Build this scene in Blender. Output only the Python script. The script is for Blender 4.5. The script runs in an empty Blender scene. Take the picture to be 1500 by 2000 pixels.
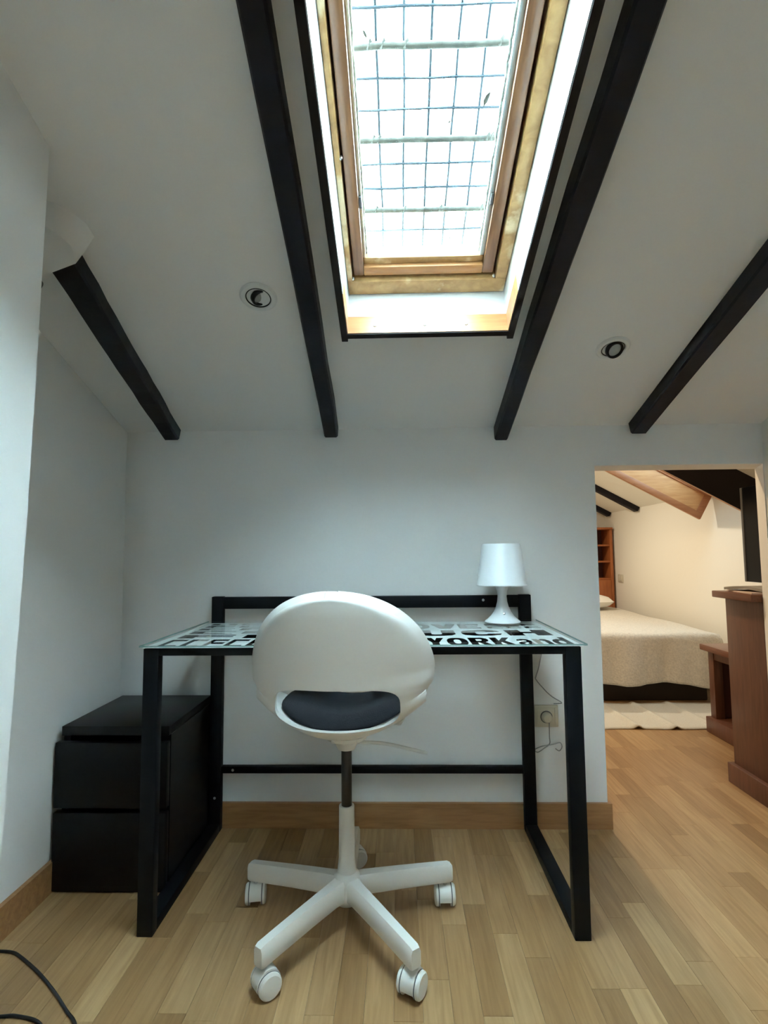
import bpy, bmesh, math, random
from mathutils import Vector, Matrix
random.seed(7)
scene = bpy.context.scene
COL = scene.collection

# ------------------------------------------------------------------ camera
F_PX, PITCH, YAW, ROLL, CAM_H = 1058.48, .0773, .0252, -.0091, 1.01
cam_d = bpy.data.cameras.new('camera'); cam = bpy.data.objects.new('camera', cam_d); COL.objects.link(cam)
_f = Vector((-math.sin(YAW)*math.cos(PITCH), math.cos(YAW)*math.cos(PITCH), math.sin(PITCH)))
_r0 = Vector((math.cos(YAW), math.sin(YAW), 0)); _u0 = _r0.cross(_f)
_r = _r0*math.cos(ROLL)+_u0*math.sin(ROLL); _u = _u0*math.cos(ROLL)-_r0*math.sin(ROLL)
cam.matrix_world = Matrix(((_r.x, _u.x, -_f.x, 0), (_r.y, _u.y, -_f.y, 0), (_r.z, _u.z, -_f.z, CAM_H), (0, 0, 0, 1)))
cam_d.sensor_fit = 'AUTO'; cam_d.sensor_width = 36; cam_d.lens = F_PX/2000*36; cam_d.clip_start = .02
scene.camera = cam

# ------------------------------------------------------------------ sky, exposure
world = bpy.data.worlds.new('overcast_sky'); scene.world = world; world.use_nodes = True
bg = world.node_tree.nodes['Background']
bg.inputs[0].default_value = (.66, .885, 1.0, 1); bg.inputs[1].default_value = 30
scene.view_settings.view_transform = 'Standard'; scene.view_settings.look = 'None'
scene.view_settings.gamma = 1; scene.view_settings.use_curve_mapping = False
scene.view_settings.exposure = 1.12

# ------------------------------------------------------------------ roof frame of the study
TH = math.atan(.352); CT, ST = math.cos(TH), math.sin(TH); WY, WZ = 2.095, 1.50
def roof(x, u, o):            # x along the wall, u up the slope from the wall, o outwards
    return (x, WY-u*CT+o*ST, WZ+u*ST+o*CT)
BW, BZ, BS = 2.27, 1.425, .55  # bedroom: right wall, its height, slope of the ceiling
BT = math.atan(BS); BC, BSI = math.cos(BT), math.sin(BT)
def roofb(u, y, o):
    return (BW-u*BC+o*BSI, y, BZ+u*BSI+o*BC)

# ------------------------------------------------------------------ materials
def mat(name, col, rough=.6, metal=0, bump=0, scale=60, var=0, spec=.5, emit=None, coat=0):
    m = bpy.data.materials.new(name); m.use_nodes = True; nt = m.node_tree; b = nt.nodes['Principled BSDF']
    b.inputs['Base Color'].default_value = (*col, 1); b.inputs['Roughness'].default_value = rough
    b.inputs['Metallic'].default_value = metal; b.inputs['Specular IOR Level'].default_value = spec
    b.inputs['Coat Weight'].default_value = coat
    if bump or var:
        tc = nt.nodes.new('ShaderNodeTexCoord'); nz = nt.nodes.new('ShaderNodeTexNoise')
        nz.inputs['Scale'].default_value = scale; nz.inputs['Detail'].default_value = 4
        nt.links.new(tc.outputs['Object'], nz.inputs['Vector'])
        if bump:
            bp = nt.nodes.new('ShaderNodeBump'); bp.inputs['Strength'].default_value = bump; bp.inputs['Distance'].default_value = .004
            nt.links.new(nz.outputs['Fac'], bp.inputs['Height']); nt.links.new(bp.outputs[0], b.inputs['Normal'])
        if var:
            rp = nt.nodes.new('ShaderNodeValToRGB')
            rp.color_ramp.elements[0].position = .3; rp.color_ramp.elements[1].position = .7
            rp.color_ramp.elements[0].color = (*[c*(1-var) for c in col], 1); rp.color_ramp.elements[1].color = (*[min(1, c*(1+var)) for c in col], 1)
            nt.links.new(nz.outputs['Fac'], rp.inputs[0]); nt.links.new(rp.outputs[0], b.inputs['Base Color'])
    return m

def wood(name, c1, c2, stretch=(14, 1.2, 14), rough=.45, scale=6, per_object=False, coat=0, patch=None, spec=.5):
    """Streaky grain: noise squeezed along one axis; per_object shifts tone and grain for each piece."""
    m = bpy.data.materials.new(name); m.use_nodes = True; nt = m.node_tree; N = nt.nodes; L = nt.links
    b = N['Principled BSDF']; b.inputs['Roughness'].default_value = rough; b.inputs['Coat Weight'].default_value = coat; b.inputs['Specular IOR Level'].default_value = spec
    tc = N.new('ShaderNodeTexCoord'); mp = N.new('ShaderNodeMapping'); mp.inputs['Scale'].default_value = stretch
    nz = N.new('ShaderNodeTexNoise'); nz.inputs['Scale'].default_value = scale; nz.inputs['Detail'].default_value = 6; nz.inputs['Distortion'].default_value = .6
    rp = N.new('ShaderNodeValToRGB'); rp.color_ramp.elements[0].position = .32; rp.color_ramp.elements[1].position = .68
    rp.color_ramp.elements[0].color = (*c1, 1); rp.color_ramp.elements[1].color = (*c2, 1)
    L.new(mp.outputs[0], nz.inputs['Vector']); L.new(nz.outputs['Fac'], rp.inputs[0])
    out = rp.outputs[0]
    if per_object:
        oi = N.new('ShaderNodeObjectInfo'); at = N.new('ShaderNodeAttribute'); at.attribute_name = 'rnd'
        ad = N.new('ShaderNodeMath'); ad.operation = 'ADD'; fr = N.new('ShaderNodeMath'); fr.operation = 'FRACT'
        L.new(oi.outputs['Random'], ad.inputs[0]); L.new(at.outputs['Fac'], ad.inputs[1]); L.new(ad.outputs[0], fr.inputs[0])
        sc = N.new('ShaderNodeVectorMath'); sc.operation = 'SCALE'; sc.inputs[0].default_value = (7, 13, 3); L.new(fr.outputs[0], sc.inputs['Scale'])
        av = N.new('ShaderNodeVectorMath'); av.operation = 'ADD'
        L.new(tc.outputs['Object'], av.inputs[0]); L.new(sc.outputs[0], av.inputs[1]); L.new(av.outputs[0], mp.inputs[0])
        tone = N.new('ShaderNodeValToRGB'); tone.color_ramp.interpolation = 'LINEAR'
        e = tone.color_ramp.elements; e[0].position = 0; e[0].color = (.66, .58, .49, 1); e[1].position = 1; e[1].color = (1.12, 1.10, 1.04, 1)
        for p, c in ((.22, (.80, .72, .62, 1)), (.5, (.95, .90, .84, 1)), (.75, (1.0, .98, .93, 1))):
            q = e.new(p); q.color = c
        L.new(fr.outputs[0], tone.inputs[0])
        mx = N.new('ShaderNodeMix'); mx.data_type = 'RGBA'; mx.blend_type = 'MULTIPLY'; mx.inputs[0].default_value = 1
        L.new(out, mx.inputs[6]); L.new(tone.outputs[0], mx.inputs[7]); out = mx.outputs[2]
    else:
        L.new(tc.outputs['Object'], mp.inputs[0])
    if patch:                                          # worn, bare patches in the varnish
        n2 = N.new('ShaderNodeTexNoise'); n2.inputs['Scale'].default_value = 7; n2.inputs['Detail'].default_value = 5
        L.new(tc.outputs['Object'], n2.inputs['Vector'])
        r2 = N.new('ShaderNodeValToRGB'); r2.color_ramp.elements[0].position = .55; r2.color_ramp.elements[1].position = .62
        L.new(n2.outputs['Fac'], r2.inputs[0]); mx = N.new('ShaderNodeMix'); mx.data_type = 'RGBA'
        L.new(r2.outputs[0], mx.inputs[0]); L.new(out, mx.inputs[6]); mx.inputs[7].default_value = (*patch, 1); out = mx.outputs[2]
    L.new(out, b.inputs['Base Color'])
    return m

def glass(name, tint, refl=.03, rough=0, gain=.6):
    m = bpy.data.materials.new(name); m.use_nodes = True; nt = m.node_tree; N = nt.nodes; L = nt.links
    N.remove(N['Principled BSDF']); o = N['Material Output']
    t = N.new('ShaderNodeBsdfTransparent'); t.inputs[0].default_value = (*tint, 1)
    g = N.new('ShaderNodeBsdfGlossy'); g.inputs['Roughness'].default_value = rough
    lw = N.new('ShaderNodeLayerWeight'); lw.inputs[0].default_value = .5
    pw = N.new('ShaderNodeMath'); pw.operation = 'POWER'; pw.inputs[1].default_value = 5; L.new(lw.outputs['Facing'], pw.inputs[0])
    fr = N.new('ShaderNodeMath'); fr.operation = 'MULTIPLY_ADD'; fr.inputs[1].default_value = gain; fr.inputs[2].default_value = refl; L.new(pw.outputs[0], fr.inputs[0])
    mx = N.new('ShaderNodeMixShader'); L.new(fr.outputs[0], mx.inputs[0]); L.new(t.outputs[0], mx.inputs[1]); L.new(g.outputs[0], mx.inputs[2]); L.new(mx.outputs[0], o.inputs[0])
    return m

MAT = dict(
    plaster=mat('white_plaster', (.82, .815, .80), .9, bump=.25, scale=28),
    cream=mat('cream_plaster', (.84, .80, .70), .9, bump=.2, scale=28),
    beam=mat('dark_stained_beam', (.007, .006, .010), .55, bump=.5, scale=22, var=.3, spec=.25),
    fin=mat('dark_painted_board', (.010, .006, .006), .55, bump=.2, scale=30, spec=.25),
    lining=mat('white_gloss_lining', (.80, .82, .82), .35),
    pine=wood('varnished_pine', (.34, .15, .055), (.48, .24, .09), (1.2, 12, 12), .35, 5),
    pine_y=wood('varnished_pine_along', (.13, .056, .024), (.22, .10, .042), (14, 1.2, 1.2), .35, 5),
    pine_worn=wood('worn_pine', (.32, .17, .06), (.46, .28, .11), (6, 6, 6), .5, 5, patch=(.70, .55, .34)),
    bead=mat('pale_glazing_bead', (.72, .68, .52), .5, bump=.2),
    flash=mat('pale_blue_metal', (.62, .74, .78), .4, .2, bump=.2),
    sealant=mat('dirty_sealant', (.30, .31, .26), .9, bump=.6, scale=80, var=.4),
    wire=mat('galvanised_wire', (.028, .046, .062), .7, 0),
    rod=mat('flaking_painted_rod', (.055, .056, .046), .9, bump=.6, scale=50, var=.4),
    black=mat('black_powder_coat', (.003, .004, .006), .5, bump=.06, scale=300, spec=.16),
    blackwood=wood('black_brown_veneer', (.003, .003, .004), (.006, .006, .008), (12, 1.2, 12), .38, 8, spec=.2),
    shell=mat('white_plastic', (.80, .79, .76), .38, spec=.45),
    base=mat('white_base_plastic', (.78, .77, .73), .45, bump=.05, scale=250),
    gas=mat('dark_gas_lift', (.02, .016, .015), .35, .4),
    pad=mat('black_fabric', (.012, .013, .018), .95, bump=.5, scale=400),
    rubber=mat('grey_rubber', (.10, .10, .10), .7),
    lampw=mat('white_lamp_plastic', (.82, .84, .86), .35),
    print=mat('white_print', (.80, .84, .84), .5),
    glass=glass('clear_glass', (.98, 1, .99)),
    tglass=glass('tinted_table_glass', (.985, .997, .993), .025, 0, .22),
    gedge=mat('green_glass_edge', (.30, .46, .44), .2),
    chrome=mat('steel', (.6, .6, .6), .3, 1),
    white=mat('white_paint_metal', (.74, .75, .74), .45),
    dring=mat('dark_metal_ring', (.012, .014, .014), .3, .5),
    lens=mat('frosted_lens', (.42, .43, .42), .25),
    socket=mat('ivory_plastic', (.62, .57, .45), .5),
    dim_glass=glass('dimming_glass', (.30, .32, .33)),  # tint darkened on purpose to hold back daylight in the bedroom
    cord=mat('grey_cord', (.30, .31, .30), .6),
    bcord=mat('black_cord', (.012, .012, .014), .5),
    base_wood=wood('oak_baseboard', (.28, .13, .05), (.39, .20, .08), (1.2, 12, 12), .45, 5),
    plank=wood('laminate_strip', (.35, .212, .098), (.46, .298, .152), (22, 1.3, 22), .36, 4, per_object=True),
    red=wood('red_brown_wood', (.10, .038, .020), (.15, .058, .031), (14, 14, 1.2), .4, 6),
    redtop=wood('red_brown_wood_top', (.13, .046, .023), (.19, .072, .038), (14, 1.2, 14), .35, 6),
    shelfwood=wood('orange_brown_wood', (.30, .085, .022), (.40, .13, .038), (14, 14, 1.2), .4, 6),
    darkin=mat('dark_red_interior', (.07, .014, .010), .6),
    panel=wood('orange_pine_panel', (.55, .25, .09), (.68, .36, .15), (1.2, 10, 10), .4, 5),
    paneltrim=wood('brown_pine_trim', (.36, .135, .055), (.46, .19, .08), (1.2, 10, 10), .4, 5),
    quilt=mat('cream_quilt', (.70, .66, .58), .95, bump=.9, scale=90, var=.12),
    linen=mat('white_linen', (.82, .80, .74), .9, bump=.2, scale=40),
    bedbase=mat('dark_bed_base', (.025, .016, .011), .8),
    rug=mat('cream_rug', (.62, .57, .47), .95, bump=.6, scale=160, var=.08),
    tv=mat('black_screen', (.003, .003, .004), .45, spec=.12),
    paper=mat('grey_paper', (.35, .33, .29), .7),
    paper2=mat('pink_paper', (.75, .58, .48), .7),
    leaf=mat('dry_leaf', (.045, .042, .03), .8),
)

# ------------------------------------------------------------------ builders
ORG = {}
def obj(name, verts, faces, m, parent=None, smooth=False, sharp=40):
    me = bpy.data.meshes.new(name)
    off = ORG.get(parent, Vector((0, 0, 0))) if parent else Vector((0, 0, 0))
    me.from_pydata([tuple(Vector(v)-off) for v in verts], [], faces); me.update()
    bm = bmesh.new(); bm.from_mesh(me); bmesh.ops.recalc_face_normals(bm, faces=bm.faces); bm.to_mesh(me); bm.free()
    if m: me.materials.append(MAT[m] if isinstance(m, str) else m)
    if smooth:
        me.shade_smooth(); me.set_sharp_from_angle(angle=math.radians(sharp))
    o = bpy.data.objects.new(name, me); COL.objects.link(o)
    if parent: o.parent = parent; ORG[o] = off
    return o
def tag(o, label, cat, group=None):
    o['label'] = label; o['category'] = cat
    if group: o['group'] = group
    return o
def thing(name, loc, label, cat, group=None):
    o = bpy.data.objects.new(name, None); COL.objects.link(o); o.location = loc; o.empty_display_size = .05
    ORG[o] = Vector(loc); tag(o, label, cat, group); return o
def struct(o): o['kind'] = 'structure'; return o
def sroot(name, loc=(0, 0, 0)):
    o = bpy.data.objects.new(name, None); COL.objects.link(o); o.location = loc; ORG[o] = Vector(loc); return struct(o)

CUBE = [(0, 1, 3, 2), (4, 6, 7, 5), (0, 4, 5, 1), (2, 3, 7, 6), (0, 2, 6, 4), (1, 5, 7, 3)]
def boxv(lo, hi, fn=None):
    v = [(x, y, z) for x in (lo[0], hi[0]) for y in (lo[1], hi[1]) for z in (lo[2], hi[2])]
    return [fn(*p) for p in v] if fn else v
def bev(verts, faces, w, seg=2):
    bm = bmesh.new(); bv = [bm.verts.new(v) for v in verts]
    for f in faces: bm.faces.new([bv[i] for i in f])
    bmesh.ops.recalc_face_normals(bm, faces=bm.faces)
    bmesh.ops.bevel(bm, geom=list(bm.edges), offset=w, segments=seg, affect='EDGES', profile=.5)
    bm.verts.index_update()
    r = [tuple(v.co) for v in bm.verts], [[v.index for v in f.verts] for f in bm.faces]; bm.free(); return r
def box(name, lo, hi, m, parent=None, bevel=0, fn=None, seg=2):
    v, f = boxv(lo, hi, fn), CUBE
    if bevel: v, f = bev(v, f, bevel, seg); return obj(name, v, f, m, parent, True, 35)
    return obj(name, v, f, m, parent)
def boxes(name, lst, m, parent=None, fn=None):
    V, Fc = [], []
    for lo, hi in lst:
        n = len(V); V += boxv(lo, hi, fn); Fc += [tuple(i+n for i in f) for f in CUBE]
    return obj(name, V, Fc, m, parent)
def prism(name, pts, z0, z1, m, parent=None, fn=None):
    """pts: outline in xy (convex or not), extruded z0..z1; fn maps (x,y,z)."""
    n = len(pts); V = [(x, y, z0) for x, y in pts]+[(x, y, z1) for x, y in pts]
    if fn: V = [fn(*p) for p in V]
    Fc = [tuple(range(n))[::-1], tuple(range(n, 2*n))]+[(i, (i+1) % n, (i+1) % n+n, i+n) for i in range(n)]
    return obj(name, V, Fc, m, parent)
def catmull(pts, n=8):
    P = [Vector(p) for p in pts]; out = []
    for i in range(len(P)-1):
        a = P[max(i-1, 0)]; b = P[i]; c = P[i+1]; d = P[min(i+2, len(P)-1)]
        for k in range(n):
            t = k/n
            out.append(.5*((2*b)+(c-a)*t+(2*a-5*b+4*c-d)*t*t+(3*b-a-3*c+d)*t**3))
    out.append(P[-1]); return out
def tubev(pts, r, n=8, closed=False):
    P = [Vector(p) for p in pts]; V, Fc = [], []; nrm = None
    for i, p in enumerate(P):
        t = (P[min(i+1, len(P)-1)]-P[max(i-1, 0)]).normalized()
        if nrm is None: nrm = t.orthogonal().normalized()
        nrm = (nrm-t*nrm.dot(t)).normalized(); b = t.cross(nrm)
        for k in range(n):
            a = 2*math.pi*k/n; V.append(p+r*(math.cos(a)*nrm+math.sin(a)*b))
    for i in range(len(P)-1):
        for k in range(n):
            Fc.append((i*n+k, i*n+(k+1) % n, (i+1)*n+(k+1) % n, (i+1)*n+k))
    Fc += [tuple(range(n))[::-1], tuple(range((len(P)-1)*n, len(P)*n))]
    return V, Fc
def tube(name, pts, r, m, parent=None, n=8):
    V, Fc = tubev(pts, r, n); return obj(name, V, Fc, m, parent, True, 60)
def lathe(name, prof, m, parent=None, at=(0, 0, 0), M=None, n=32, closed=False):
    """prof: (radius, height) list; M an optional 3x3/4x4 matrix applied before moving to at."""
    V, Fc = [], []; A = Vector(at)
    for r, h in prof:
        for k in range(n):
            a = 2*math.pi*k/n; v = Vector((r*math.cos(a), r*math.sin(a), h))
            V.append((M @ v if M else v)+A)
    L = len(prof)
    for i in range(L-1 if not closed else L):
        j = (i+1) % L
        for k in range(n): Fc.append((i*n+k, i*n+(k+1) % n, j*n+(k+1) % n, j*n+k))
    if not closed:
        if prof[0][0] > 1e-5: Fc.append(tuple(range(n))[::-1])
        if prof[-1][0] > 1e-5: Fc.append(tuple(range((L-1)*n, L*n)))
    o = obj(name, V, Fc, m, parent, True, 35); return o

# ------------------------------------------------------------------ the study: walls, ceiling
XL, XR, YR = -1.07, 1.405, -2.6      # left wall, right wall, rear wall
UE = 2.9                              # where the slope meets the flat ceiling
OX0, OX1, OU0, OU1 = -.141, .326, .584, 1.86   # roof opening
struct(boxes('ceiling', [((XL-.1, 0, 0), (OX0-.012, UE, .12)), ((OX1+.012, 0, 0), (XR+.1, UE, .12)),
                         ((OX0-.012, 0, 0), (OX1+.012, OU0-.012, .12)), ((OX0-.012, OU1+.012, 0), (OX1+.012, UE, .12))], 'plaster', fn=roof))
yf, zf = WY-UE*CT, WZ+UE*ST
struct(box('ceiling_flat', (XL-.1, YR-.1, zf), (XR+.1, yf+.02, zf+.12), 'plaster'))
V = [(-1.3, WY), (.762, WY), (.762, WY+.14), (-1.3, WY+.14)]
struct(boxes('wall_back', [((-1.3, WY, 0), (.762, WY+.14, 1.62)), ((.762, WY, 1.343), (1.6, WY+.14, 1.62))], 'plaster'))
struct(prism('wall_jamb', [(1.402, WY), (1.6, WY), (1.6, WY+.14), (1.462, WY+.14)], 0, 1.343, 'plaster'))
struct(box('wall_left', (XL-.1, .98, 0), (XL, WY, 2.1), 'plaster'))
pf_ = [(XL-.1, 0), (-.772, 0), (-.753, .6), (-.735, 1.1), (-.727, 1.5), (-.720, 1.9), (-.712, 2.62), (XL-.1, 2.62)]     # the old wall leans a little
struct(prism('wall_left_near', pf_, YR, 1.055, 'plaster', fn=lambda px, pz, py: (px, py, pz)))
struct(box('wall_right', (XR, YR, 0), (XR+.1, WY, 2.62), 'plaster'))
RWX0, RWX1, RWZ0, RWZ1 = .0, .38, 1.3, 1.56
struct(boxes('wall_rear', [((XL, YR-.1, 0), (RWX0, YR, 2.62)), ((RWX1, YR-.1, 0), (XR, YR, 2.62)), ((RWX0, YR-.1, 0), (RWX1, YR, RWZ0)), ((RWX0, YR-.1, RWZ1), (RWX1, YR, 2.62))], 'plaster'))
w3 = sroot('fill_window', (.25, YR, RWZ0))  # added window, unseen behind the camera, lets in fill light
for lo_, hi_ in (((RWX0, YR-.08, RWZ0), (RWX0+.04, YR-.03, RWZ1)), ((RWX1-.04, YR-.08, RWZ0), (RWX1, YR-.03, RWZ1)), ((RWX0+.04, YR-.08, RWZ0), (RWX1-.04, YR-.03, RWZ0+.04)), ((RWX0+.04, YR-.08, RWZ1-.04), (RWX1-.04, YR-.03, RWZ1))):
    box('frame_rail', lo_, hi_, 'pine', w3)
box('pane', (RWX0+.04, YR-.058, RWZ0+.04), (RWX1-.04, YR-.054, RWZ1-.04), 'glass', w3)

# baseboards
struct(boxes('baseboard_back', [((XL, WY-.014, 0), (.762, WY, .09)), ((.762, WY-.014, 0), (.774, WY+.14, .09))], 'base_wood'))
struct(box('baseboard_left', (XL, 1.055, 0), (XL+.014, WY-.014, .09), 'base_wood'))
struct(box('baseboard_left_near', (-.772, YR, 0), (-.757, 1.055, .09), 'base_wood'))

# ------------------------------------------------------------------ bedroom shell
FH = 2.05; UF = (FH-BZ)/BSI; XF = BW-UF*BC
WU0, WU1, WB0, WB1 = .14, 1.02, 3.42, 3.93
struct(boxes('ceiling_bedroom', [((0-.1, 2.2, 0), (UF+.02, WB0, .1)), ((-.1, WB1, 0), (UF+.02, 6.1, .1)), ((-.1, WB0, 0), (WU0, WB1, .1)), ((WU1, WB0, 0), (UF+.02, WB1, .1))], 'cream', fn=roofb))
struct(box('ceiling_bedroom_flat', (-.7, 2.2, FH), (XF+.01, 6.1, FH+.1), 'cream'))
struct(box('wall_bedroom_right', (BW, 2.235, 0), (BW+.1, 6.1, BZ+.06), 'cream'))
struct(box('wall_bedroom_far', (-.6, 6.0, 0), (BW, 6.1, FH), 'cream'))
struct(box('wall_bedroom_left', (-.7, 2.235, 0), (-.6, 6.1, FH), 'cream'))
struct(boxes('wall_bedroom_front', [((-.7, 2.14, 1.62), (BW+.1, 2.235, FH+.08)), ((1.6, WY, 0), (BW+.1, 2.235, 1.62))], 'cream'))

# ------------------------------------------------------------------ floor of laminate strips
floor = struct(box('floor', (-1.2, YR, -.05), (2.4, 6.1, -.0085), 'base_wood'))
SW = .0655; LENS = (.30, .38, .46, .54); GAP = .00018
pm = {}
for L in LENS:
    v, f = boxv((GAP, GAP, -.008), (SW-GAP, L-GAP, 0)), CUBE
    v, f = bev(v, f, .0003, 1)
    me = bpy.data.meshes.new('plank'); me.from_pydata(v, [], f); me.materials.append(MAT['plank']); pm[L] = me
SV, SF, SR = [], [], []
x = -1.2; i = 0
while x < 2.4:
    y = YR-random.random()*.4
    while y < 6.1:
        L = random.choice(LENS); cy = y+L
        near = (1.0 < cy and y < 2.2 and x > -1.12 and x < 1.45) or (x > .70 and x < 2.1 and cy > 2.15 and y < 3.85)
        out = (y > 2.1 and x < .7 and x < -.62) or (cy < 2.1 and x > 1.45) or (cy < 1.0 and x < -.8)
        if near:
            o = bpy.data.objects.new('plank', pm[L]); COL.objects.link(o); o.parent = floor; o.location = (x, y, 0)
        elif not out:
            n = len(SV); SV += boxv((x+GAP, y+GAP, -.008), (x+SW-GAP, y+L-GAP, 0)); SF += [tuple(k+n for k in f) for f in CUBE]; SR += [random.random()]*6
        y += L
    x += SW; i += 1
st = obj('plank_field', SV, SF, 'plank', floor); st['kind'] = 'stuff'
at = st.data.attributes.new('rnd', 'FLOAT', 'FACE'); at.data.foreach_set('value', SR)

# ------------------------------------------------------------------ ceiling beams of the study
def beam(pts, label, d=.045, group='dark ceiling beams of the study'):
    """pts: (x0,x1) at the wall end with u, and at the upper end with u."""
    (xa, xb, ua), (xc, xd, ub) = pts
    N = 14; V, Fc = [], []; rnd = random.Random(label)
    for k in range(N+1):
        t = k/N; u = ua+(ub-ua)*t; l = xa+(xc-xa)*t+rnd.uniform(-.0022, .0022); r = xb+(xd-xb)*t+rnd.uniform(-.0022, .0022); dd = -d+rnd.uniform(-.002, .002)
        V += [roof(l, u, .01), roof(l+.001, u, dd+.006), roof(l+.006, u, dd), roof(r-.006, u, dd), roof(r-.001, u, dd+.006), roof(r, u, .01)]
    for k in range(N):
        for j in range(6):
            Fc.append((k*6+j, k*6+(j+1) % 6, (k+1)*6+(j+1) % 6, (k+1)*6+j))
    Fc += [tuple(range(6))[::-1], tuple(range(N*6, N*6+6))]
    o = obj('ceiling_beam', V, Fc, 'beam'); return tag(o, label, 'beam', group)
beam(((-.912, -.852, .012), (-.876, -.795, .862)), 'short dark beam cut off below the white plaster casing beside the left wall')
beam(((-.283, -.226, .012), (-.226, -.176, UE-.1)), 'dark ceiling beam between the round spotlight and the skylight, over the drawer unit side')
beam(((.379, .431, -.01), (.402, .466, UE-.1)), 'dark ceiling beam along the skylight on the side of the doorway', .052)
beam(((.895, .956, .012), (.985, 1.060, UE-.1)), 'dark ceiling beam coming down onto the wall above the doorway')
# plaster casing that swallows the upper part of the short beam
cs = [(-1.09, .66, 0, 0), (-1.09, .98, 0, .02), (-.83, .98, 0, .02), (-.805, .955, .02, .025), (-.785, .930, .03, .025), (-.776, .905, .04, .02), (-.780, .878, .045, .01), (-.792, .853, .018, .0), (-.880, .823, 0, 0), (-.99, .77, 0, 0)]
n_ = len(cs); V = [roof(a, b, -.0505) for a, b, c, d in cs]+[roof(a+c, b+d, .004) for a, b, c, d in cs]
struct(obj('trim_3', V, [tuple(range(n_)), tuple(range(n_, 2*n_))]+[(i, (i+1) % n_, (i+1) % n_+n_, i+n_) for i in range(n_)], 'plaster', None, True, 50))

# ------------------------------------------------------------------ skylight of the study
win = sroot('window_1', roof(.09, OU0, 0))
def rb(name, x0, x1, u0, u1, o0, o1, m, parent=win, bevel=0): return box(name, (x0, u0, o0), (x1, u1, o1), m, parent, bevel, roof)
LO, LM, LT = -.05, .015, .10
# side boards and foot board: dark outside, pine inside, white lining above
for s, xi in ((-1, OX0), (1, OX1)):
    a, b = (xi-.018, xi) if s < 0 else (xi, xi+.018)
    fi = rb('side_board', a, b, OU0-.03, OU1, LO, 0, 'fin')
    c, d = (xi, xi+.002) if s < 0 else (xi-.002, xi)
    rb('board_facing', c, d, OU0, OU0+.15, LO+.003, LM, 'pine', fi)
    rb('board_facing', c, d, OU0+.15, OU1, LO+.003, LM, 'lining', fi)
    c, d = (xi-.012, xi+.0008) if s < 0 else (xi-.0008, xi+.012)
    rb('side_lining', c, d, OU0, OU1, LM, LT+.06, 'lining')
fb = rb('foot_board', OX0, OX1, OU0-.018, OU0, LO, .0, 'fin')
rb('board_facing', OX0+.002, OX1-.002, OU0, OU0+.002, LO+.003, LM, 'pine', fb)
for xx in (-.06, .085, .205):
    M3 = Matrix(((1, 0, 0), (0, 0, -CT), (0, 1, ST)))
    lathe('screw', [(.0001, .0022), (.004, .002), (.005, .0008), (.005, -.001)], 'chrome', fb, roof(xx, OU0+.0025, -.02), Matrix(((1, 0, 0), (0, ST, -CT), (0, CT, ST))), 12)
rb('foot_lining', OX0, OX1, OU0-.012, OU0+.0008, LM, LT+.06, 'lining')
rb('head_lining', OX0, OX1, OU1-.001, OU1+.012, LO, LT+.06, 'lining')
# fixed frame
FW = .035
fr = rb('frame_rail', OX0+.002, OX1-.002, OU0+.003, OU0+.052, LT, LT+.07, 'pine_worn', bevel=.003)
rb('frame_rail', OX0+.002, OX1-.002, OU1-.05, OU1-.003, LT, LT+.07, 'pine_worn', bevel=.003)
rb('frame_stile', OX0+.002, OX0+.016, OU0+.052, OU1-.05, LT, LT+.07, 'pine_worn', bevel=.003)
rb('frame_stile', OX1-.034, OX1-.002, OU0+.052, OU1-.05, LT, LT+.07, 'pine_worn', bevel=.003)
# sash
SX0, SX1, SU0, SU1 = OX0+.021, OX1-.042, OU0+.062, OU1-.06
SO, SOT = LT+.012, LT+.07
rb('sash_rail', SX0+.03, SX1-.032, SU0, SU0+.03, SO, SOT, 'pine', bevel=.003)
rb('sash_rail', SX0+.03, SX1-.032, SU0+.03, SU0+.052, SO+.012, SOT, 'pine_worn', bevel=.003)
rb('sash_rail', SX0+.03, SX1-.032, SU1-.05, SU1, SO, SOT, 'pine', bevel=.003)
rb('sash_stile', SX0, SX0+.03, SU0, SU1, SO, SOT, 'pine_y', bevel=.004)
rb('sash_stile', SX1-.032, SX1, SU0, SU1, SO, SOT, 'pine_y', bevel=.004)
rb('glazing_bead', SX0+.03, SX0+.038, SU0+.05, SU1-.05, SO+.014, SOT, 'bead', bevel=.002)
rb('glazing_bead', SX1-.044, SX1-.032, SU0+.05, SU1-.05, SO+.014, SOT, 'flash', bevel=.002)
for a, b in ((OX0+.010, SX0+.006), (SX1-.006, OX1-.028)): rb('weather_stop', a, b, OU0+.05, OU1-.05, SOT-.012, SOT+.004, 'rubber')
for a, b in ((OU0+.046, SU0+.006), (SU1-.006, OU1-.046)): rb('weather_stop', OX0+.010, OX1-.028, a, b, SOT-.012, SOT+.004, 'rubber')
rb('glass_pane', SX0+.03, SX1-.032, SU0+.045, SU1-.045, SO+.034, SO+.038, 'glass')
rnd = random.Random(3)
for xx in (SX0+.040, SX1-.046):
    pts = [roof(xx+rnd.uniform(-.0015, .0015), SU0+.052+k*.02, SO+.031) for k in range(int((SU1-SU0-.1)/.02))]
    tube('sealant_strip', pts, .0028, 'sealant', win, 6)
for px_ in ((SX0-.003, SU0-.004), (SX1+.003, SU0-.004), (SX0-.003, .995)):
    lathe('screw', [(.0001, .005), (.003, .004), (.0045, .001), (.0045, -.003)], 'chrome', win, roof(px_[0], px_[1], SO-.006), Matrix(((1, 0, 0), (0, CT, -ST), (0, -ST, -CT))), 12)
for xx in (SX0+.034, SX1-.037):
    rb('sash_catch', xx-.003, xx+.003, SU0+.21, SU0+.24, SO+.006, SO+.016, 'rubber')
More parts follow.
